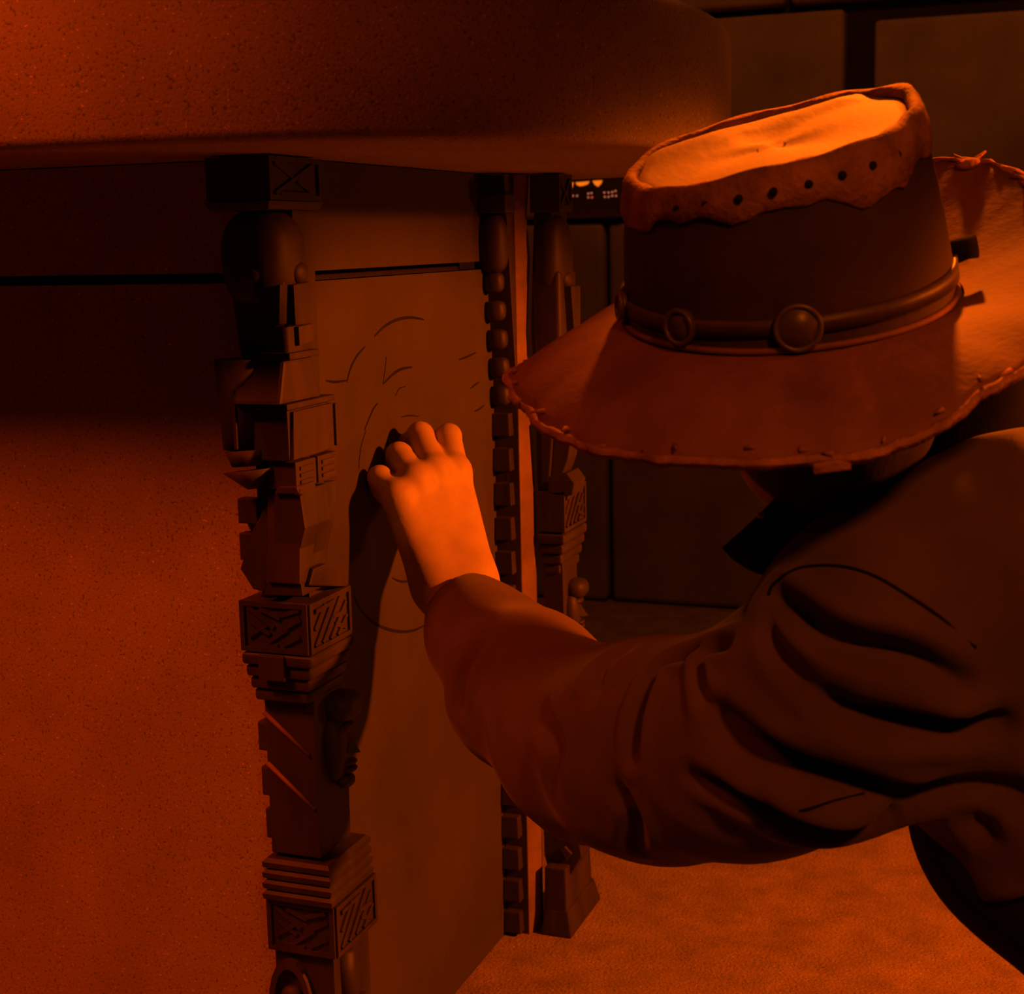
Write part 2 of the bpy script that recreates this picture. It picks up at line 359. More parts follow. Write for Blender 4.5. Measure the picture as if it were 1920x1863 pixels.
# 4 flaring tunic, folded arm drum
MB().frus((-.630, -.587, 1.036, 1.104), (-.632, -.592, 1.055, 1.100), .6565, .690).bevel(.003).build('tunic', WW, post)
ad = MB().cyl((-.634, 1.060, .618), (-.634, 1.062, .690), .0175, .022, 18).build('arm_drum', W, post, True)
MB().box(-.6325, -.6295, 1.0405, 1.046, .620, .668).bevel(.0008).build('rib_line', PW, ad)
MB().cyl((-.6290, 1.055, .605), (-.6300, 1.056, .6175), .013, .0180, 18).build('hand_cup', PW, post, True)
MB().cyl((-.6270, 1.060, .586), (-.6290, 1.061, .601), .006, .024, 18).build('saucer', W, post, True)
# 5 pale plate, 6 striped small blocks
b5 = MB().box(-.633, -.5885, 1.050, 1.122, .6105, .6505).bevel(.0015).build('chest_block', W, post)
MB().box(-.636, -.586, 1.046, 1.127, .6510, .6560).bevel(.0012).build('collar_plate', W, post)
FA, FB = faces_of(-.633, -.5885, 1.050, 1.124, .6105, .6505)
MB().hexa([FB.p(.02, .03, 0), FB.p(.96, .06, 0), FB.p(.96, .06, .003), FB.p(.02, .03, .003), FB.p(.06, .97, 0), FB.p(.98, .97, 0), FB.p(.98, .97, .003), FB.p(.06, .97, .003)]).build('plate', PW, b5)
MB().box(-.590, -.583, 1.121, 1.127, .614, .649).bevel(.001).build('edge_strip', WW, b5)
for ya, yb in ((1.055, 1.089), (1.092, 1.126)):
    sb = MB().box(-.612, -.586, ya, yb, .587, .609).bevel(.0012).build('striped_block', WW, post)
    for zz in (.591, .5965, .602): MB().box(-.5865, -.5848, ya + .006, yb - .006, zz, zz + .0028).build('stripe', PW, sb)
MB().ell((-.585, 1.056, .585), (.004, .004, .003)).build('peg', PW, post, True)
# 7 crouching legs
def leg(pix, y, depth, wood, name='carved_leg'):
    P = [Vector(at(a, b, y=y)) for a, b in pix]
    return MB().prism(P, (0, depth, 0)).bevel(.0012).build(name, wood, post)
leg([(514, 922), (562, 922), (572, 990), (558, 1050), (568, 1118), (494, 1116), (512, 1050)], 1.056, .045, W)
leg([(508, 930), (514, 960), (510, 1060), (496, 1110), (474, 1104), (450, 1066), (470, 1000)], 1.066, .022, W)
leg([(520, 912), (556, 912), (560, 926), (514, 926)], 1.052, .03, PW, 'knee_cap')
def leg_b(pix, x, depth, wood, name='carved_leg'):
    P = [Vector(at(a, b, x=x)) for a, b in pix]
    return MB().prism(P, (-depth, 0, 0)).bevel(.0012).build(name, wood, post)
leg_b([(563, 924), (584, 918), (598, 962), (598, 984), (576, 1092), (562, 1096)], -.586, .03, WW)
leg_b([(604, 905), (632, 900), (630, 960), (612, 1040), (584, 1085), (578, 1070), (598, 985)], -.593, .008, W)
leg_b([(580, 1098), (588, 1066), (612, 1056), (640, 1066), (652, 1100)], -.582, .04, W, 'carved_foot')
for zz in ((.553, .574), (.522, .545)): MB().box(-.655, -.637, 1.078, 1.0895, zz[0], zz[1]).bevel(.0012).build('side_stud', W, post)
# 8 carved cube, 9 ribs
carved_block(post, -.645, -.583, 1.058, 1.131, .4515, .4935, W, ('x', 'diag'))
ribs(post, -.645, -.580, 1.055, 1.133, .407, .4505, 4, W, .009, gap=.0008, bev=.0035)
MB().box(-.628, -.604, 1.0525, 1.0575, .4285, .4495).bevel(.001).build('tongue', WW, post)
# 10 shaft with rods, studs and a carved profile
MB().box(-.637, -.590, 1.0745, 1.131, .270, .409).bevel(.0015).build('carved_shaft', W, post)
FA, FB = faces_of(-.637, -.590, 1.0745, 1.131, .275, .403)
for a, b in (((495, 1335), (580, 1416)), ((502, 1430), (590, 1517))):
    pa, pb = Vector(at(*a, y=1.074)), Vector(at(*b, y=1.074)); MB().cyl(pa, pb, .0021, .0016, 8).build('diagonal_rod', MT['rod_wood'], post, True)
for y0p, y1p, xl in ((1352, 1406, 482), (1436, 1490, 489), (1515, 1570, 497)):
    a, b = at(xl, y0p, y=1.076), at(xl, y1p, y=1.076)
    MB().box(a[0], -.635, 1.076, 1.0895, b[2], a[2]).bevel(.0018).build('side_stud', W, post)
relief_face(post, FB, .12, 1.0, .38, .96, W, 1.3)
# 11 stepped bands, 12 cube, 13 lower figure, 14 base
for i in range(4):
    k = .0006 * i; zt = .2665 - .0092 * i
    MB().rings([[(-.643 + a, 1.0675 - k + a, z), (-.5785 + k - a, 1.0675 - k + a, z), (-.5785 + k - a, 1.146 - a, z), (-.643 + a, 1.146 - a, z)] for a, z in ((.003, zt - .0092), (.0006, zt - .0078), (0, zt - .0030), (.0032, zt))]).build('stepped_band', W, post)
carved_block(post, -.643, -.579, 1.0735, 1.150, .1830, .2285, W, ('x', 'diag'))
low = MB().box(-.641, -.584, 1.078, 1.146, .080, .182).bevel(.002).build('lower_figure', W, post)
F = Face((-.641, 1.078, .080), (.057, 0, 0), (0, 0, .102), (0, -1, 0))
m = MB()
for i in range(10):
    a0, a1 = math.pi * i / 10, math.pi * (i + 1) / 10
    F.poly(m, [(.30 + .36 * math.cos(a0), .52 + .42 * math.sin(a0)), (.30 + .36 * math.cos(a1), .52 + .42 * math.sin(a1)), (.30 + .27 * math.cos(a1), .52 + .34 * math.sin(a1)), (.30 + .27 * math.cos(a0), .52 + .34 * math.sin(a0))], .008)
m.build('arch_relief', WW, low)
MB().ell(F.p(.30, .60, .004), (.010, .007, .010)).build('knob', WW, low, True)
MB().box(-.612, -.579, 1.085, 1.13, .110, .126).bevel(.003).build('hand_roll', W, low)
MB().cyl((-.586, 1.100, .13), (-.584, 1.098, .178), .010, .009, 12).build('arm_drum', W, low, True)
MB().frus((-.648, -.574, 1.064, 1.154), (-.645, -.577, 1.068, 1.151), 0.0, .079).bevel(.003).build('base_block', W, post)

# ---- far post
post2 = empty('carved_post', (-0.56, 1.56, 0))
tag(post2, 'slimmer carved post with a row of square studs at the panel far end', 'post', 'carved posts framing the panel')
# studded board along the panel's far edge (bulges at the top)
def lean(z): return 1.523 - (.026 * (z - .6) / .25 if z > .6 else 0)           # front plane of the studded board
MB().rings([[(-.614, lean(z) + .002, z), (-.575, lean(z) + .002, z), (-.575, lean(z) + .03, z), (-.614, lean(z) + .03, z)] for z in (0.0, .3, .6, ZU - .002)]).build('studded_board', WW, post2)
z = 0.004; k = 0
STUDS = []
while z < .60:
    STUDS.append((z, z + .0245)); z += .0378
for z0, z1 in STUDS:
    y = lean(z0) - .010
    MB().frus((-.6005, -.580, y, y + .018), (-.6005, -.5815, y + .002, y + .018), z0, z1).bevel(.0014).build('square_stud', W, post2)
for zc in np.arange(.615, .74, .030):
    y = lean(zc) - .008
    MB().ell((-.591, y + .004, zc), (.011, .009, .011), 12, 8, 3.0).build('round_stud', W, post2, True)
y = lean(.78)
MB().ell((-.590, y, .775), (.016, .016, .031), 16, 10, 2.8).build('carved_head', W, post2, True)
MB().box(-.6005, -.570, y - .016, y + .014, .806, .825).bevel(.0015).build('cap_block', W, post2)
_before = set(post2.children)
# figure column
carved_block(post2, -.572, -.541, 1.545, 1.588, .806, .8455, W, (None, 'cross'))
MB().ell((-.556, 1.572, .758), (.018, .030, .046), 18, 12, 2.8).build('carved_head', W, post2, True)
f2 = MB().frus((-.571, -.541, 1.548, 1.60), (-.572, -.540, 1.545, 1.602), .655, .745).bevel(.005, 3).build('carved_face', W, post2, True)
MB().ell((-.542, 1.570, .735), (.008, .013, .010)).build('eye', W, f2, True)
MB().prism([(-.541, 1.560, .728), (-.541, 1.592, .728), (-.541, 1.588, .660), (-.541, 1.572, .660)], (.009, 0, 0)).bevel(.0012).build('beard_plate', W, f2)
MB().rings([[(x0, y0, zz), (x1, y0, zz), (x1, y0 + .05, zz), (x0, y0 + .05, zz)] for zz, x0, x1, y0 in [(0, -.563, -.542, 1.556), (.10, -.565, -.546, 1.555), (.2, -.574, -.552, 1.555), (.35, -.569, -.545, 1.555), (.42, -.566, -.545, 1.553), (.52, -.572, -.55, 1.553), (.60, -.573, -.553, 1.555), (.68, -.577, -.55, 1.556), (.75, -.574, -.552, 1.556), (.84, -.570, -.552, 1.558)]]).build('shaft', W, post2)
def slab2(pix, y, depth, wood, name):
    return MB().prism([Vector(at(a, b, y=y)) for a, b in pix], (0, depth, 0)).bevel(.0015).build(name, wood, post2)
slab2([(1026, 800), (1062, 800), (1052, 860), (1036, 905), (1018, 905)], 1.55, .03, W, 'carved_leg')
slab2([(1000, 790), (1024, 790), (1016, 905), (1002, 905)], 1.545, .03, W, 'carved_leg')
slab2([(1014, 892), (1050, 886), (1064, 905), (1060, 928), (1034, 930), (1014, 925)], 1.545, .04, W, 'carved_foot')
carved_block(post2, -.571, -.541, 1.545, 1.622, .4625, .508, W, (None, 'diag'))
ribs(post2, -.572, -.5385, 1.543, 1.624, .414, .461, 4, W, .008, gap=.0008, bev=.0035)
FA2, FB2 = faces_of(-.569, -.545, 1.552, 1.605, .30, .412)
relief_face(post2, FB2, .10, .95, .34, .86, W, 1.1)
carved_block(post2, -.570, -.540, 1.545, 1.62, .235, .285, W, (None, 'x'))
ribs(post2, -.572, -.538, 1.543, 1.622, .19, .234, 4, W, .006, gap=.0008, bev=.003)
slab2([(1004, 1500), (1050, 1540), (1082, 1570), (1074, 1580), (1078, 1605), (1048, 1655), (1022, 1655), (1008, 1600)], 1.55, .045, W, 'carved_leg')
slab2([(1036, 1590), (1046, 1585), (1060, 1600), (1048, 1612)], 1.547, .01, PW, 'knee_cap')
bb = MB().frus((-.567, -.539, 1.532, 1.628), (-.566, -.541, 1.535, 1.624), .004, .079).bevel(.002).build('base_block', W, post2)
MB().frus((-.570, -.533, 1.528, 1.640), (-.567, -.538, 1.533, 1.630), 0.0, .030).bevel(.002).build('plinth', W, post2)

for c in post2.children:                      # the figure column stands clear of the studded board
    if c not in _before: c.location.x += .008

# ------------------------------------------------------------------ small glowing slot lamp on the back wall
YS = 3.045
lam = empty('slot_lamp', tuple(at(1113, 360, y=YS)))
tag(lam, 'small dark wall lamp with glowing orange slots and pinprick lights under the slab edge', 'lamp')
a, b = at(1056, 332, y=YS), at(1175, 384, y=YS)
MB().box(a[0], b[0], YS, YS + .045, b[2], a[2]).bevel(.002).build('housing', MT['metal_dark'], lam)
for pts in ([(1065, 343), (1076, 342), (1074, 351), (1067, 357)], [(1080, 342), (1106, 340), (1103, 345), (1095, 348), (1088, 349), (1083, 347)], [(1112, 339), (1130, 338), (1128, 344), (1122, 350), (1116, 346)]):
    MB().prism([Vector(at(p, q, y=YS + .002)) for p, q in pts], (0, -.004, 0)).build('glow_slot', MT['glow_orange'], lam)
for k, (p, q) in enumerate([(1074, 367), (1082, 367), (1103, 363), (1109, 362), (1103, 370), (1110, 370), (1133, 361), (1141, 361), (1148, 360), (1154, 358), (1134, 369), (1141, 369), (1148, 367), (1155, 367)]):
    MB().ell(at(p, q, y=YS), (.0022, .003, .0022), 8, 6).build('pinprick_light', MT['glow_dot_red' if k == 5 else 'glow_dot'], lam)

# ------------------------------------------------------------------ signed-distance modelling for the person
class SDF:
    """smooth union of round cones and ellipsoids on a rectilinear grid, meshed with surface nets"""
    def __init__(s, axes):
        s.ax = [np.asarray(a, np.float32) for a in axes]
        s.d = np.full([len(a) for a in s.ax], 0.5, np.float32)
    def _win(s, lo, hi):
        w = []
        for a, l, h in zip(s.ax, lo, hi):
            i0 = max(0, int(np.searchsorted(a, l)) - 2); i1 = min(len(a), int(np.searchsorted(a, h)) + 2); w.append(slice(i0, max(i1, i0)))
        return tuple(w)
    def _grid(s, w): return np.meshgrid(*[a[k] for a, k in zip(s.ax, w)], indexing='ij', sparse=True)
    def _mix(s, w, d, k, sub=False):
        a = s.d[w]
        if sub:
            d = -d; h = np.clip(0.5 - 0.5 * (a - d) / k, 0, 1); s.d[w] = a * (1 - h) + d * h + k * h * (1 - h)
        else:
            h = np.clip(0.5 + 0.5 * (d - a) / k, 0, 1); s.d[w] = d * (1 - h) + a * h - k * h * (1 - h)
    def cone(s, a, b, ra, rb, k=0.01, sub=False):
        a, b = np.asarray(a, float), np.asarray(b, float); m = max(ra, rb) + k + 0.012
        w = s._win(np.minimum(a, b) - m, np.maximum(a, b) + m); X, Y, Z = s._grid(w)
        ab = b - a; L = max(ab @ ab, 1e-10)
        t = np.clip(((X - a[0]) * ab[0] + (Y - a[1]) * ab[1] + (Z - a[2]) * ab[2]) / L, 0, 1)
        d = np.sqrt((X - a[0] - t * ab[0]) ** 2 + (Y - a[1] - t * ab[1]) ** 2 + (Z - a[2] - t * ab[2]) ** 2) - (ra + (rb - ra) * t)
        s._mix(w, d.astype(np.float32), k, sub); return s
    def chain(s, pts, k=0.01, sub=False):
        for p, q in zip(pts[:-1], pts[1:]): s.cone(p[:3], q[:3], p[3], q[3], k, sub)
        return s
    def ell(s, c, r, k=0.01, B=None, sub=False):
        c, r = np.asarray(c, float), np.asarray(r, float); m = max(r) + k + 0.012
        w = s._win(c - m, c + m); X, Y, Z = s._grid(w); X, Y, Z = X - c[0], Y - c[1], Z - c[2]
        B = np.eye(3) if B is None else np.asarray(B)
        q = [(X * v[0] + Y * v[1] + Z * v[2]) for v in B]
        k0 = np.sqrt(sum((a / b) ** 2 for a, b in zip(q, r))); k1 = np.sqrt(sum((a / b ** 2) ** 2 for a, b in zip(q, r))) + 1e-6
        d = k0 * (k0 - 1) / k1
        s._mix(w, d.astype(np.float32), k, sub); return s
    def cut(s, c, n, rad):
        c, n = np.asarray(c, float), np.asarray(n, float); w = s._win(c - rad, c + rad); X, Y, Z = s._grid(w)
        pl = ((X - c[0]) * n[0] + (Y - c[1]) * n[1] + (Z - c[2]) * n[2]).astype(np.float32)
        ball = (X - c[0]) ** 2 + (Y - c[1]) ** 2 + (Z - c[2]) ** 2 < rad * rad
        s.d[w] = np.where(ball, np.maximum(s.d[w], pl), s.d[w]); return s
    def mesh(s, smooth=2):
        D = s.d; ins = D < 0; nx, ny, nz = D.shape
        c = np.zeros((nx - 1, ny - 1, nz - 1), np.int8)
        off = [(i, j, k) for i in (0, 1) for j in (0, 1) for k in (0, 1)]
        for i, j, k in off: c += ins[i:nx - 1 + i, j:ny - 1 + j, k:nz - 1 + k]
        act = (c > 0) & (c < 8); I, J, K = np.nonzero(act); n = len(I)
        idx = np.full(act.shape, -1, np.int32); idx[I, J, K] = np.arange(n)
        val = {o: D[I + o[0], J + o[1], K + o[2]] for o in off}
        P = np.zeros((n, 3)); cnt = np.zeros(n)
        for a in off:
            for ax in range(3):
                if a[ax] == 0:
                    b = list(a); b[ax] = 1; b = tuple(b); va, vb = val[a], val[b]; m = (va < 0) != (vb < 0)
                    t = np.where(m, va / np.where(m, va - vb, 1), 0)
                    for q in range(3):
                        base = s.ax[q][(I, J, K)[q] + a[q]]
                        if q == ax: base = base + t * (s.ax[q][(I, J, K)[q] + 1] - s.ax[q][(I, J, K)[q]])
                        P[:, q] += np.where(m, base, 0)
                    cnt += m
        P /= cnt[:, None]
        quads = []
        for ax in range(3):
            sl0 = [slice(1, -1)] * 3; sl1 = [slice(1, -1)] * 3; sl0[ax] = slice(0, -1); sl1[ax] = slice(1, None)
            A, Bq = ins[tuple(sl0)], ins[tuple(sl1)]; ch = A != Bq
            E = list(np.nonzero(ch)); flip = A[tuple(E)]
            for q in range(3):
                if q != ax: E[q] = E[q] + 1
            u, v = (ax + 1) % 3, (ax + 2) % 3
            def cell(du, dv):
                q = [e.copy() for e in E]; q[u] = q[u] - du; q[v] = q[v] - dv; return idx[tuple(q)]
            a, b, cc, dd = cell(1, 1), cell(0, 1), cell(0, 0), cell(1, 0)
            Q = np.stack([a, b, cc, dd], 1); Q[~flip] = Q[~flip][:, ::-1]; quads.append(Q)
        Q = np.concatenate(quads); Q = Q[(Q >= 0).all(1)]
        for _ in range(smooth): P = relax(P, Q)
        return P, Q
def relax(P, Q, lam=0.5):
    S = np.zeros_like(P); n = np.zeros(len(P))
    for i in range(4):
        a, b = Q[:, i], Q[:, (i + 1) % 4]
        for q in range(3): S[:, q] += np.bincount(a, P[b, q], len(P)) + np.bincount(b, P[a, q], len(P))
        n += np.bincount(a, minlength=len(P)) + np.bincount(b, minlength=len(P))
    return P + lam * (S / np.maximum(n, 1)[:, None] - P)
def vnormals(P, Q):
    fn = np.cross(P[Q[:, 2]] - P[Q[:, 0]], P[Q[:, 3]] - P[Q[:, 1]]); N = np.zeros_like(P)
    for i in range(4):
        for q in range(3): N[:, q] += np.bincount(Q[:, i], fn[:, q], len(P))
    return N / (np.linalg.norm(N, axis=1)[:, None] + 1e-12)
def quad_object(name, P, Q, m, parent):
    me = bpy.data.meshes.new(name); me.vertices.add(len(P)); me.vertices.foreach_set('co', np.asarray(P, np.float32).ravel())
    me.loops.add(4 * len(Q)); me.loops.foreach_set('vertex_index', np.asarray(Q, np.int32).ravel())
    me.polygons.add(len(Q)); me.polygons.foreach_set('loop_start', np.arange(0, 4 * len(Q), 4, dtype=np.int32))
    me.update(calc_edges=True); me.validate()
    off = Vector((0, 0, 0)); p = parent
    while p is not None: off += p.location; p = p.parent
    me.transform(Matrix.Translation(-off))
    o = link(name, me, m, parent, True); return o
def axis(lo, hi, f0, f1, fine, coarse):
    return np.concatenate([np.arange(lo, f0, coarse), np.arange(f0, f1, fine), np.arange(f1, hi, coarse)])
def P4(px, py, d, r): return (*at(px, py, d=d), r)

person = empty('person', (0.10, 0.98, 0))
tag(person, 'person kneeling in a dark red-brown jacket, reaching one bare hand to the wall panel', 'person')
HAT = np.array([-0.1761, 0.9589, 0.7506])
UP = np.array([-0.024, -0.240, 0.970]); UP /= np.linalg.norm(UP)
HX = np.array([0.920, 0.373, 0.116]); HX -= UP * (HX @ UP); HX /= np.linalg.norm(HX)
HY = np.cross(UP, HX)
FWD = np.array([-0.5, 0.86, 0.0]); FWD -= UP * (FWD @ UP); FWD /= np.linalg.norm(FWD)
LFT = np.cross(UP, FWD); LFT /= np.linalg.norm(LFT)
HC = HAT - UP * 0.032
hp = lambda l, f, u: HC + LFT * l + FWD * f + UP * u
NB = np.array([-0.075, 0.99, 0.60])

# arm line shared by body and sleeve: cuff -> elbow -> shoulder
ARM = [(866, 1124, 1.335), (908, 1196, 1.30), (988, 1290, 1.235), (1110, 1392, 1.14), (1230, 1405, 1.06), (1400, 1396, .985), (1550, 1320, .935), (1690, 1200, .92)]
ARM_R = [.030, .043, .060, .066, .072, .068, .070, .072]
armp = [at(a, b, d=c) for a, b, c in ARM]
WR = at(853, 1092, d=1.338)
# ---- body: one continuous surface
B = SDF([axis(-.66, .52, -.615, -.47, .0017, .007), axis(.54, 1.62, 1.17, 1.40, .0017, .007), axis(-.01, .92, .44, .63, .0017, .007)])
HB = [LFT, FWD, UP]
B.ell(hp(0, .002, .022), (.074, .090, .083), .01, HB).ell(hp(0, .030, -.045), (.056, .060, .062), .03, HB).ell(hp(0, .072, -.098), (.020, .016, .014), .025, HB)
B.cone(hp(0, .092, .004), hp(0, .113, -.034), .007, .011, .008).ell(hp(0, .098, -.066), (.024, .010, .007), .006, HB)
for sgn in (-1, 1):
    B.ell(hp(.030 * sgn, .092, .004), (.015, .010, .009), .006, HB, sub=True).ell(hp(.030 * sgn, .080, .004), (.012, .012, .012), .003, HB)
    B.ell(hp(.076 * sgn, -.008, -.012), (.007, .016, .030), .006, HB)
B.cone(hp(0, -.02, -.07), NB + np.array([0, .02, -.02]), .050, .050, .02)
LS, RS = armp[-1], np.array([0.125, 1.10, .565])
MID, PEL = np.array([.055, .985, .44]), np.array([.155, .945, .235])
SB = NB + np.array([.03, .01, -.07])
B.cone(NB, SB, .05, .055, .02).cone(SB, LS, .045, .045, .02).cone(SB, RS, .045, .05, .02).cone(SB, MID, .06, .09, .03).cone(MID, PEL, .09, .10, .03)
HL, HR = PEL + np.array([-.04, -.05, -.04]), PEL + np.array([.08, .05, -.04])
KL, KR = np.array([.30, 1.20, .085]), np.array([.42, 1.10, .085])
AL, AR = np.array([.10, .80, .07]), np.array([.24, .74, .07])
for h, kn, an in ((HL, KL, AL), (HR, KR, AR)):
    B.cone(h, kn, .078, .055, .03).cone(kn, an, .052, .036, .02).cone(an, an + np.array([-.04, -.13, -.035]), .032, .024, .02)
# near arm inside the sleeve, then the hand
bones = [(*p, r) for p, r in zip(armp[::-1], (.045, .045, .047, .044, .042, .036, .030, .026))]
B.chain(bones, .02)
ELB2, WR2 = np.array([.30, 1.17, .38]), np.array([.29, 1.10, .20])
B.chain([(*RS, .05), (*ELB2, .040), (*WR2, .026)], .02)
# far hand resting on the thigh (out of the picture): palm and fingers
dirf = np.array([.3, .5, -.25]); dirf /= np.linalg.norm(dirf); sidef = np.cross(dirf, np.array([0, 0, 1.])); sidef /= np.linalg.norm(sidef)
for q, ln in zip((-.028, -.010, .009, .027), (.060, .072, .068, .052)):
    kn = WR2 + dirf * .085 + sidef * q; B.cone(WR2 + sidef * q * .5, kn, .015, .012, .014)
    m_ = kn + dirf * ln * .5 + np.array([0, 0, -.004]); B.cone(kn, m_, .0095, .0088, .004).cone(m_, kn + dirf * ln + np.array([0, 0, -.022]), .0088, .007, .004)
B.cone(WR2 + dirf * .03 - sidef * .03, WR2 + dirf * .075 - sidef * .058, .012, .009, .01)
# near hand: wrist, metacarpals, bent fingers touching the panel
side = at(900, 1085, d=1.345) - at(790, 1110, d=1.33); side /= np.linalg.norm(side)
w0, w1 = armp[0], WR
for q in (-1, 1): B.cone(w0 + side * .012 * q, w1 + side * .0135 * q, .021, .0195, .012)
FING = {  # MCP, PIP, DIP, tip as (px, py, depth), radius
    'index': [(853, 884, 1.380), (841, 818, 1.412), (806, 832, 1.437), (776, 856, 1.441)],
    'middle': [(815, 885, 1.362), (788, 816, 1.400), (764, 834, 1.424), (752, 862, 1.420)],
    'ring': [(778, 902, 1.346), (748, 853, 1.376), (738, 873, 1.398), (744, 899, 1.400)],
    'little': [(744, 932, 1.333), (712, 895, 1.349), (711, 912, 1.366), (722, 932, 1.374)]}
RAD = {'index': .0110, 'middle': .0114, 'ring': .0109, 'little': .0098}
for i, (nm, js) in enumerate(FING.items()):
    q = [at(*j) if False else at(j[0], j[1], d=j[2]) for j in js]; r = RAD[nm]
    base = WR + side * (.020 - .0135 * i)
    B.cone(base, q[0], .0175, .0135, .016)
for i, (nm, js) in enumerate(FING.items()):
    q = [at(j[0], j[1], d=j[2]) for j in js]; r = RAD[nm]
    B.ell(q[0] + np.array([0.002, -.002, .001]), (r * 1.10,) * 3, .010)
    B.cone(q[0], q[1], r * 1.16, r * 1.06, .0055).cone(q[1], q[2], r, r * .92, .003).cone(q[2], q[3], r * .92, r * .76, .003)
    B.ell(q[1], (r * 1.0,) * 3, .004)
# thumb leaves the side of the palm and closes against the index finger
th = [at(858, 1030, d=1.365), at(858, 950, d=1.405), at(832, 890, d=1.446), at(798, 868, d=1.452)]
B.cone(th[0], th[1], .0165, .0140, .014).cone(th[1], th[2], .0125, .0108, .005).cone(th[2], th[3], .0108, .0085, .004)
B.cone(at(830, 1020, d=1.378), at(800, 960, d=1.375), .014, .012, .016)      # palm filling
P, Q = B.mesh(2)
body = quad_object('body', P, Q, MT['skin'], person)
print('body', len(P))

# ---- jacket
J = SDF([axis(-.56, .40, -.54, .04, .0024, .008), axis(.70, 1.62, .78, 1.24, .0024, .008), axis(.02, .76, .36, .70, .0024, .008)])
sleeve = [(*p, r) for p, r in zip(armp, ARM_R)]
J.chain(sleeve, .03)
J.chain([P4(1590, 1090, .955, .042), P4(1750, 1080, .94, .062), P4(1930, 1070, .92, .078), P4(2150, 1150, .95, .09)], .03)
J.cone(armp[-1], P4(1800, 1150, .93, .09)[:3], .072, .080, .03)
J.cone(NB + np.array([.03, 0, -.04]), MID, .085, .120, .03).cone(MID, PEL, .120, .125, .03).cone(PEL, PEL + np.array([.01, .01, -.08]), .150, .17, .05)
J.chain([(*(NB + np.array([.02, .01, -.02])), .05), (*RS, .075), (*ELB2, .062), (*(WR2 * .85 + ELB2 * .15), .045)], .03)
J.cone(P4(1960, 1330, .96, .1)[:3], P4(2110, 1600, .96, .1)[:3], .105, .105, .03).cone(P4(2110, 1600, .96, .1)[:3], P4(2330, 1850, .93, .1)[:3], .105, .12, .03)
dn = PEL - MID; dn /= np.linalg.norm(dn)
J.cut(MID + dn * .02, dn, .235)
ax = armp[0] - armp[1]; ax /= np.linalg.norm(ax)
cufc = at(864, 1122, d=1.335)
J.cut(cufc, ax, .075)
J.cone(cufc - ax * .05, cufc + ax * .03, .034, .0272, .004, sub=True)
P, Q = J.mesh(3)
N = vnormals(P, Q)
tri = BVHTree.FromPolygons([tuple(v) for v in P], [tuple(int(i) for i in f) for f in Q])
def on_jacket(px, py):
    r = CAM_R @ np.array([(px - CX) / F_PX, -(py - CY) / F_PX, -1.0]); h = tri.ray_cast(Vector(CAM_C), Vector(r))
    return None if h[0] is None else np.array(h[0])
def spline(P, n=8):
    P = np.array(P); m = len(P); Qs = []
    for i in range(m - 1):
        p0, p1, p2, p3 = P[max(i - 1, 0)], P[i], P[i + 1], P[min(i + 2, m - 1)]
        for t in np.linspace(0, 1, n, endpoint=False):
            Qs.append(0.5 * ((2 * p1) + (-p0 + p2) * t + (2 * p0 - 5 * p1 + 4 * p2 - p3) * t * t + (-p0 + 3 * p1 - 3 * p2 + p3) * t ** 3))
    Qs.append(P[-1]); return np.array(Qs)
FOLDS = [  # photograph path across the cloth, groove half-width (m), depth (m)
    ([(1308, 1214), (1270, 1228), (1236, 1250), (1216, 1290), (1202, 1330), (1192, 1380), (1188, 1415)], .0055, .013),
    ([(1366, 1206), (1332, 1212), (1316, 1232), (1313, 1266), (1325, 1305)], .0045, .010),
    ([(1452, 1112), (1490, 1145), (1540, 1180), (1600, 1205), (1680, 1222), (1740, 1245), (1800, 1280)], .0065, .014),
    ([(1560, 1320), (1640, 1347), (1720, 1366), (1800, 1370), (1870, 1355)], .007, .015),
    ([(1350, 1365), (1420, 1410), (1500, 1445), (1600, 1475), (1720, 1487), (1900, 1487)], .009, .017),
    ([(1300, 1455), (1380, 1490), (1445, 1522)], .006, .008),
    ([(1440, 1522), (1560, 1545), (1680, 1556), (1850, 1545)], .009, .016),
    ([(1170, 1216), (1130, 1248), (1112, 1300)], .006, .005),
    ([(1165, 1480), (1192, 1535), (1188, 1590)], .006, .007),
    ([(905, 1200), (870, 1260), (862, 1330)], .006, .004),
    ([(1010, 1330), (1040, 1400), (1035, 1480)], .008, .004),
    ([(1440, 1140), (1450, 1200), (1500, 1270), (1570, 1320)], .006, .006),
    ([(1330, 1320), (1400, 1360), (1470, 1420)], .006, .006)]
disp = np.zeros(len(P)); FK = 1.35
for path, wd, dp in FOLDS:
    dp *= FK
    pts = [on_jacket(*p) for p in path]; pts = [p for p in pts if p is not None]
    if len(pts) < 2: continue
    S = spline(pts, 10); m = len(S)
    near = (np.abs(P - S.mean(0)) < np.ptp(S, axis=0) / 2 + 5 * wd + .02).all(1); Id = np.nonzero(near)[0]
    D2 = np.full(len(Id), 9.0); T = np.zeros(len(Id))
    for i in range(m):
        d2 = ((P[Id] - S[i]) ** 2).sum(1); b = d2 < D2; D2[b] = d2[b]; T[b] = i / (m - 1)
    d = np.sqrt(D2); env = np.clip(np.sin(np.pi * (0.06 + 0.88 * T)), 0, 1) ** .6
    disp[Id] += env * (-dp * np.exp(-(d / wd) ** 2) + .32 * dp * np.exp(-((d - 2.2 * wd) / (1.1 * wd)) ** 2))
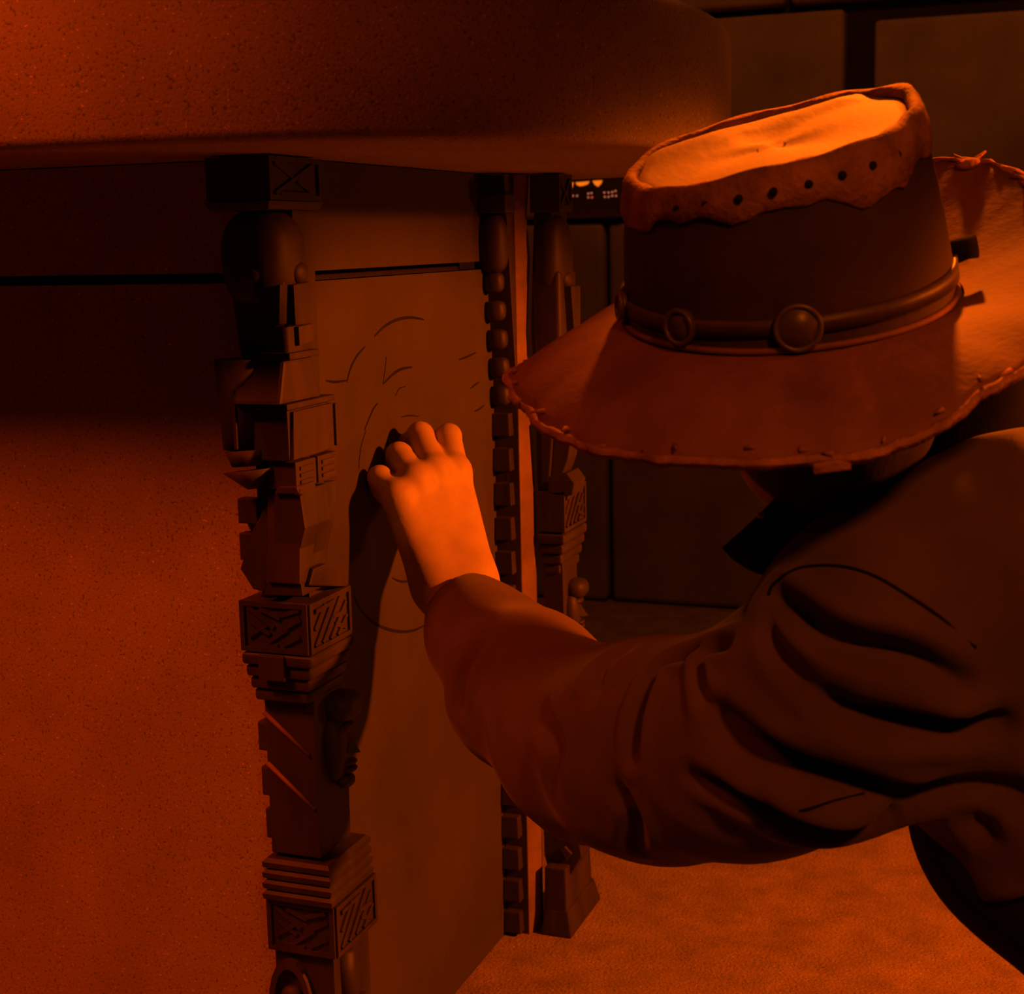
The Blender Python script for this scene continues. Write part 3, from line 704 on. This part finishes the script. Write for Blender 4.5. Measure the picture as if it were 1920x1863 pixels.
# soft large creases
wav = np.sin(P[:, 0] * 62 + 3 * np.sin(P[:, 2] * 30)) * np.sin(P[:, 2] * 55 + 2 * np.sin(P[:, 1] * 40)) * .0016
P = P + N * (disp + wav)[:, None]
for _ in range(2): P = relax(P, Q, .35)
jac = quad_object('jacket', P, Q, MT['jacket_cloth'], person)
print('jacket', len(P))
tri = BVHTree.FromPolygons([tuple(v) for v in P], [tuple(int(i) for i in f) for f in Q])
def seam(path, r=.0011, name='seam'):
    pts = [on_jacket(*p) for p in path]; pts = [p for p in pts if p is not None]
    S = spline(pts, 6); Rg = []
    for i, p in enumerate(S):
        t = S[min(i + 1, len(S) - 1)] - S[max(i - 1, 0)]; t /= np.linalg.norm(t) + 1e-9
        v = p - CAM_C; v /= np.linalg.norm(v); u = np.cross(t, v); u /= np.linalg.norm(u) + 1e-9; w = np.cross(t, u)
        Rg.append([p + r * (math.cos(a) * u + math.sin(a) * w) for a in np.linspace(0, 2 * math.pi, 6, endpoint=False)])
    return MB().rings(Rg).build(name, MT['collar_cloth'], jac, True)
seam([(1441, 1116), (1450, 1096), (1480, 1073), (1515, 1062), (1580, 1062), (1640, 1080), (1700, 1115), (1760, 1155), (1830, 1215)])
seam([(1375, 1553), (1430, 1530), (1500, 1520), (1560, 1502), (1620, 1487)], .0008)

# ---- upturned black collar around the neck
CL = [(1363, 1026, 1410, 1066, .985), (1422, 972, 1455, 1075, .96), (1528, 868, 1565, 1030, .94), (1650, 775, 1675, 980, .93), (1800, 700, 1805, 920, .925), (1940, 670, 1945, 890, .935), (2040, 760, 2040, 920, 1.0), (2010, 810, 2010, 940, 1.07), (1870, 840, 1870, 950, 1.11), (1670, 850, 1670, 980, 1.13), (1490, 950, 1500, 1050, 1.10)]
to, bo = spline([at(a, b, d=e) for a, b, c, dd, e in CL], 5), spline([at(c, dd, d=e) for a, b, c, dd, e in CL], 5)
cen = (to.mean(0) + bo.mean(0)) / 2; Rg = []
for a, b in zip(to, bo):
    o_ = (a + b) / 2 - cen; o_[2] = 0; o_ /= np.linalg.norm(o_); th_ = .0035
    Rg.append([b + o_ * th_, b * .5 + a * .5 + o_ * (th_ + .002), a + o_ * th_, a + UP * .002, a - o_ * th_, b - o_ * th_])
MB().rings(Rg).build('collar', MT['collar_cloth'], person, True)
ea = at(1427, 966, d=.945)
MB().ell(ea, (.0028, .0028, .0022), 10, 7).build('collar_stud', MT['brass'], person, True)

# ---- hair, trousers, boots
Hh = SDF([np.arange(-.34, 0.0, .005), np.arange(.82, 1.10, .005), np.arange(.56, .88, .005)])
Hh.ell(hp(0, -.004, .024), (.078, .092, .085), .01, HB).ell(hp(0, -.055, -.035), (.066, .050, .065), .03, HB)
Hh.ell(hp(0, .075, -.03), (.074, .075, .085), .01, HB, sub=True)
Ph, Qh = Hh.mesh(1); quad_object('hair', Ph, Qh, MT['hair'], person)
T = SDF([np.arange(-.16, .54, .008), np.arange(.66, 1.48, .008), np.arange(-.02, .56, .008)])
for h, kn, an in ((HL, KL, AL), (HR, KR, AR)): T.cone(h, kn, .095, .068, .04).cone(kn, an, .066, .050, .03)
T.cone(PEL, PEL + np.array([.02, 0, -.03]), .125, .13, .04).cone(MID + np.array([.06, 0, -.1]), PEL, .098, .115, .03)
Pt, Qt = T.mesh(2); quad_object('trousers', Pt, Qt, MT['trouser_cloth'], person)
SH = SDF([np.arange(-.20, .36, .006), np.arange(.78, 1.16, .006), np.arange(.12, .60, .006)])
SH.chain([P4(1990, 1400, .965, .095), P4(2010, 1510, .965, .097), P4(2330, 1850, .94, .088)], .02).cone(MID + np.array([.01, 0, 0]), PEL, .105, .118, .03)
Pt, Qt = SH.mesh(2); quad_object('shirt', Pt, Qt, MT['trouser_cloth'], person)
for an in (AL, AR):
    S = SDF([np.arange(an[0] - .16, an[0] + .14, .005), np.arange(an[1] - .24, an[1] + .1, .005), np.arange(-.01, .16, .005)])
    S.cone(an + np.array([-.01, .03, 0]), an, .050, .047, .02).cone(an, an + np.array([-.04, -.15, -.035]), .044, .033, .02)
    Ps, Qs_ = S.mesh(2); quad_object('boot', Ps, Qs_, MT['band_leather'], person)

# ------------------------------------------------------------------ hat
hat = empty('leather_hat', HAT)
hat.rotation_euler = Matrix([[HX[i], HY[i], UP[i]] for i in range(3)]).to_euler()
tag(hat, 'wide-brimmed reddish leather hat with a pale sunken crown and studded dark band', 'hat')
def hpart(name, mb, m, parent=None, smooth=True):
    bmesh.ops.recalc_face_normals(mb.bm, faces=mb.bm.faces[:]); me = bpy.data.meshes.new(name); mb.bm.to_mesh(me); mb.bm.free()
    return link(name, me, m, parent or hat, smooth)
NT = 120
TH = np.linspace(0, 2 * np.pi, NT, endpoint=False)
def crown_pt(th, r, z):
    k = max(0.0, z) / .10
    x = r * .968 * math.cos(th) - .005 - .004 * k; y = r * 0.99 * math.sin(th)
    return (x, y, z * .885 + k * (.155 * r * math.cos(th) + .0016 * math.sin(3 * th + 1)))
def ringp(f): return [[crown_pt(t, *q(t)) for t in TH] for q in f]
wob = lambda t: .0012 * math.sin(5 * t + .7) + .0008 * math.sin(11 * t)
prof = [(.1050, -.018), (.1045, -.008), (.1036, .004), (.1022, .018), (.1002, .036), (.0974, .056), (.0945, .074), (.0920, .088), (.0900, .096), (.0880, .0995), (.0855, .0992), (.084, .097)]
hpart('crown', MB().rings(ringp([(lambda t, r=r, z=z: (r + wob(t) * (z / .1), z)) for r, z in prof] + [(lambda t, r=r, z=z: (r + wob(t) * (z / .1), z)) for r, z in [(.082, .09), (.093, .06), (.100, .02), (.1015, -.018)]]), cap=False), MT['crown_shade_leather'])
def top_z(r, t):
    x, y = r * math.cos(t), r * math.sin(t)
    dent = -.0035 * math.exp(-((y - .030 - .25 * x) / .013) ** 2) * (1 if x > 0 else math.exp(-(x / .03) ** 2)) * min(1, (.0845 - r) / .02)
    return .0965 + .005 * math.exp(-((y - .055) / .02) ** 2) + dent - .0015 * math.cos(r * 60)
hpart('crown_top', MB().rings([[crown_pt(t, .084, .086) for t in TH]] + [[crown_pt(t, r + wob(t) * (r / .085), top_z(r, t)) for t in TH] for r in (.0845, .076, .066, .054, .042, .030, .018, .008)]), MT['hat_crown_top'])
rag = [.0735 + .004 * math.sin(3 * t + 2) + .003 * math.sin(7 * t) + .0022 * math.sin(17 * t + 1) + .0015 * random.uniform(-1, 1) for t in TH]
hpart('worn_rim', MB().rings([[crown_pt(t, .0952 + wob(t) - .15 * (rag[i] - .0735), rag[i]) for i, t in enumerate(TH)], [crown_pt(t, .0968 + wob(t) - .12 * (rag[i] - .0735) + .0006 * random.random(), rag[i] + .0012) for i, t in enumerate(TH)],
                              [crown_pt(t, .0950 + wob(t) + .0008 * math.sin(23 * t), .088) for t in TH], [crown_pt(t, .0930 + wob(t), .0975 + .0008 * math.sin(13 * t)) for t in TH], [crown_pt(t, .0895 + wob(t), .1025 + .0010 * math.sin(9 * t)) for t in TH],
                              [crown_pt(t, .0850 + wob(t), .1015 + .0008 * math.sin(19 * t)) for t in TH], [crown_pt(t, .0830 + wob(t), .0975) for t in TH], [crown_pt(t, .0850 + wob(t), .0955) for t in TH], [crown_pt(t, .0935 + wob(t) - .15 * (rag[i] - .0735), rag[i]) for i, t in enumerate(TH)]], cap=False), MT['hat_worn'])
for dg in range(222, 318, 12):
    t = math.radians(dg); a = Vector(crown_pt(t, .0925, .0875)); b = Vector(crown_pt(t, .0962, .0877)); hpart('eyelet', MB().cyl(a, b, .0024, .0024, 10), MT['charcoal'])
# brim: droops at the front and left, lifts at the right back
DKEY = [(0, .010), (22, .030), (36, .038), (56, .032), (90, -.010), (125, -.047), (150, -.050), (180, -.042), (225, -.046), (270, -.046), (300, -.024), (317, -.010), (360, .010)]
def droop(th):
    d = math.degrees(th) % 360
    for (a, va), (b, vb) in zip(DKEY[:-1], DKEY[1:]):
        if a <= d <= b:
            t = (d - a) / (b - a); t = t * t * (3 - 2 * t); return va + (vb - va) * t
NB_ = 200; TB = np.linspace(0, 2 * np.pi, NB_, endpoint=False)
DR = np.array([droop(t) for t in TB])
for _ in range(6): DR = (np.roll(DR, 1) + DR + np.roll(DR, -1)) / 3
edge = .183 + .0035 * np.sin(2 * TB + .5) + .0018 * np.sin(7 * TB) + .0012 * np.sin(23 * TB + 1) + np.array([random.uniform(-.0012, .0012) for _ in TB])
def brim_pt(i, s, dz=0.0):
    r = .1015 + (edge[i] - .1015) * s; t = TB[i]
    return (r * math.cos(t), r * .99 * math.sin(t), DR[i] * (s ** 1.35) - .014 * (1 - s) ** 1.5 + dz + .0015 * math.sin(3 * t + 4 * s) * s)
def brim_at(dg, s, dz=0.0): return Vector(brim_pt(int(round(dg / 360 * NB_)) % NB_, s, dz))
SS = [0, .12, .25, .4, .55, .7, .82, .92, 1.0]
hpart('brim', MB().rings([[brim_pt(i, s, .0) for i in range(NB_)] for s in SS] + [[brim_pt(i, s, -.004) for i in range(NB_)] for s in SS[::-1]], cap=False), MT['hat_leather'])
fe = MB(); Rg = []
for k in range(7):
    a = 2 * math.pi * k / 6
    if k == 6: continue
    Rg.append([tuple(np.array(brim_pt(i, 1.0, -.002)) + np.array([math.cos(TB[i]), math.sin(TB[i]), 0]) * (.0024 * math.cos(a) * (1 + .8 * math.sin(31 * TB[i] + random.random()) * random.random())) + np.array([0, 0, .0026 * math.sin(a) * (1 + .6 * random.random())])) for i in range(NB_)])
Rg.append(Rg[0]); fe.rings(Rg, cap=False); hpart('frayed_edge', fe, MT['hat_worn'])
for k in range(16):
    dg = 178 + k * 8.6 + random.uniform(-3, 3); c = brim_at(dg, random.uniform(.93, 1.0), .0012); a = random.uniform(0, 6.28); ln = random.uniform(.004, .010)
    hpart('frayed_flake', MB().cyl(c, c + Vector((ln * math.cos(a), ln * math.sin(a), random.uniform(-.002, .0015))), random.uniform(.0012, .0024), .0006, 6), MT['hat_worn'])
# band, medallions, side knob, tag and knots
hpart('hat_band', MB().rings([[crown_pt(t, r, z) for t in TH] for r, z in ((.1035, -.0030), (.1068, -.0030), (.1062, .0075), (.1025, .0075), (.1035, -.0030))], cap=False), MT['band_leather'])
hpart('crown_welt', MB().rings([[crown_pt(t, r, z) for t in TH] for r, z in ((.1045, -.0150), (.1080, -.0145), (.1075, -.0115), (.1040, -.0110), (.1045, -.0150))], cap=False), MT['hat_leather'])
for dg, rr in ((222, .0105), (261, .0135), (184, .0085)):
    t = math.radians(dg); n = Vector((math.cos(t), math.sin(t), .12)).normalized(); c = Vector(crown_pt(t, .1050, .0015))
    md = hpart('medallion', MB().cyl(c, c + n * .0042, rr, rr * .96, 24), MT['medallion'])
    q = n.to_track_quat('Z', 'Y'); mb = MB(); Rr = []
    for k in range(24):
        a = 2 * math.pi * k / 24; o_ = q @ Vector((math.cos(a), math.sin(a), 0)); Rr.append([c + n * .0042 + o_ * (rr * .92 + .0016 * math.cos(b)) + n * .0016 * math.sin(b) for b in np.linspace(0, 2 * math.pi, 6, endpoint=False)])
    Rr.append(Rr[0]); mb.rings(Rr, cap=False); hpart('rim_ring', mb, MT['medallion'], md)
t = math.radians(352); n = Vector((math.cos(t), math.sin(t), .1)).normalized(); c = Vector(crown_pt(t, .103, .008))
hpart('side_knob', MB().cyl(c, c + n * .016, .0060, .0075, 14), MT['collar_cloth'])
c = Vector(crown_pt(t, .104, .006)); hpart('side_knob', MB().cyl(c, c + n * .009, .0070, .0050, 14), MT['collar_cloth'])
for dg, s, nm in ((36, .93, 'tie_knot'), (52, .95, 'tie_knot'), (20, .95, 'tie_knot')):
    c = brim_at(dg, s, .002); k = hpart(nm, MB().ell(c, (.009, .006, .004)), MT['hat_worn'])
    for a in (.4, 2.2, 3.6): hpart('tie_end', MB().cyl(c, c + Vector((.014 * math.cos(a), .010 * math.sin(a), .006)), .0022, .0008, 7), MT['hat_worn'], k)
c = brim_at(262, 1.0, -.004); hpart('edge_tag', MB().box(c.x - .011, c.x + .009, c.y - .003, c.y + .001, c.z - .004, c.z + .002).bevel(.0012), MT['hat_worn'])
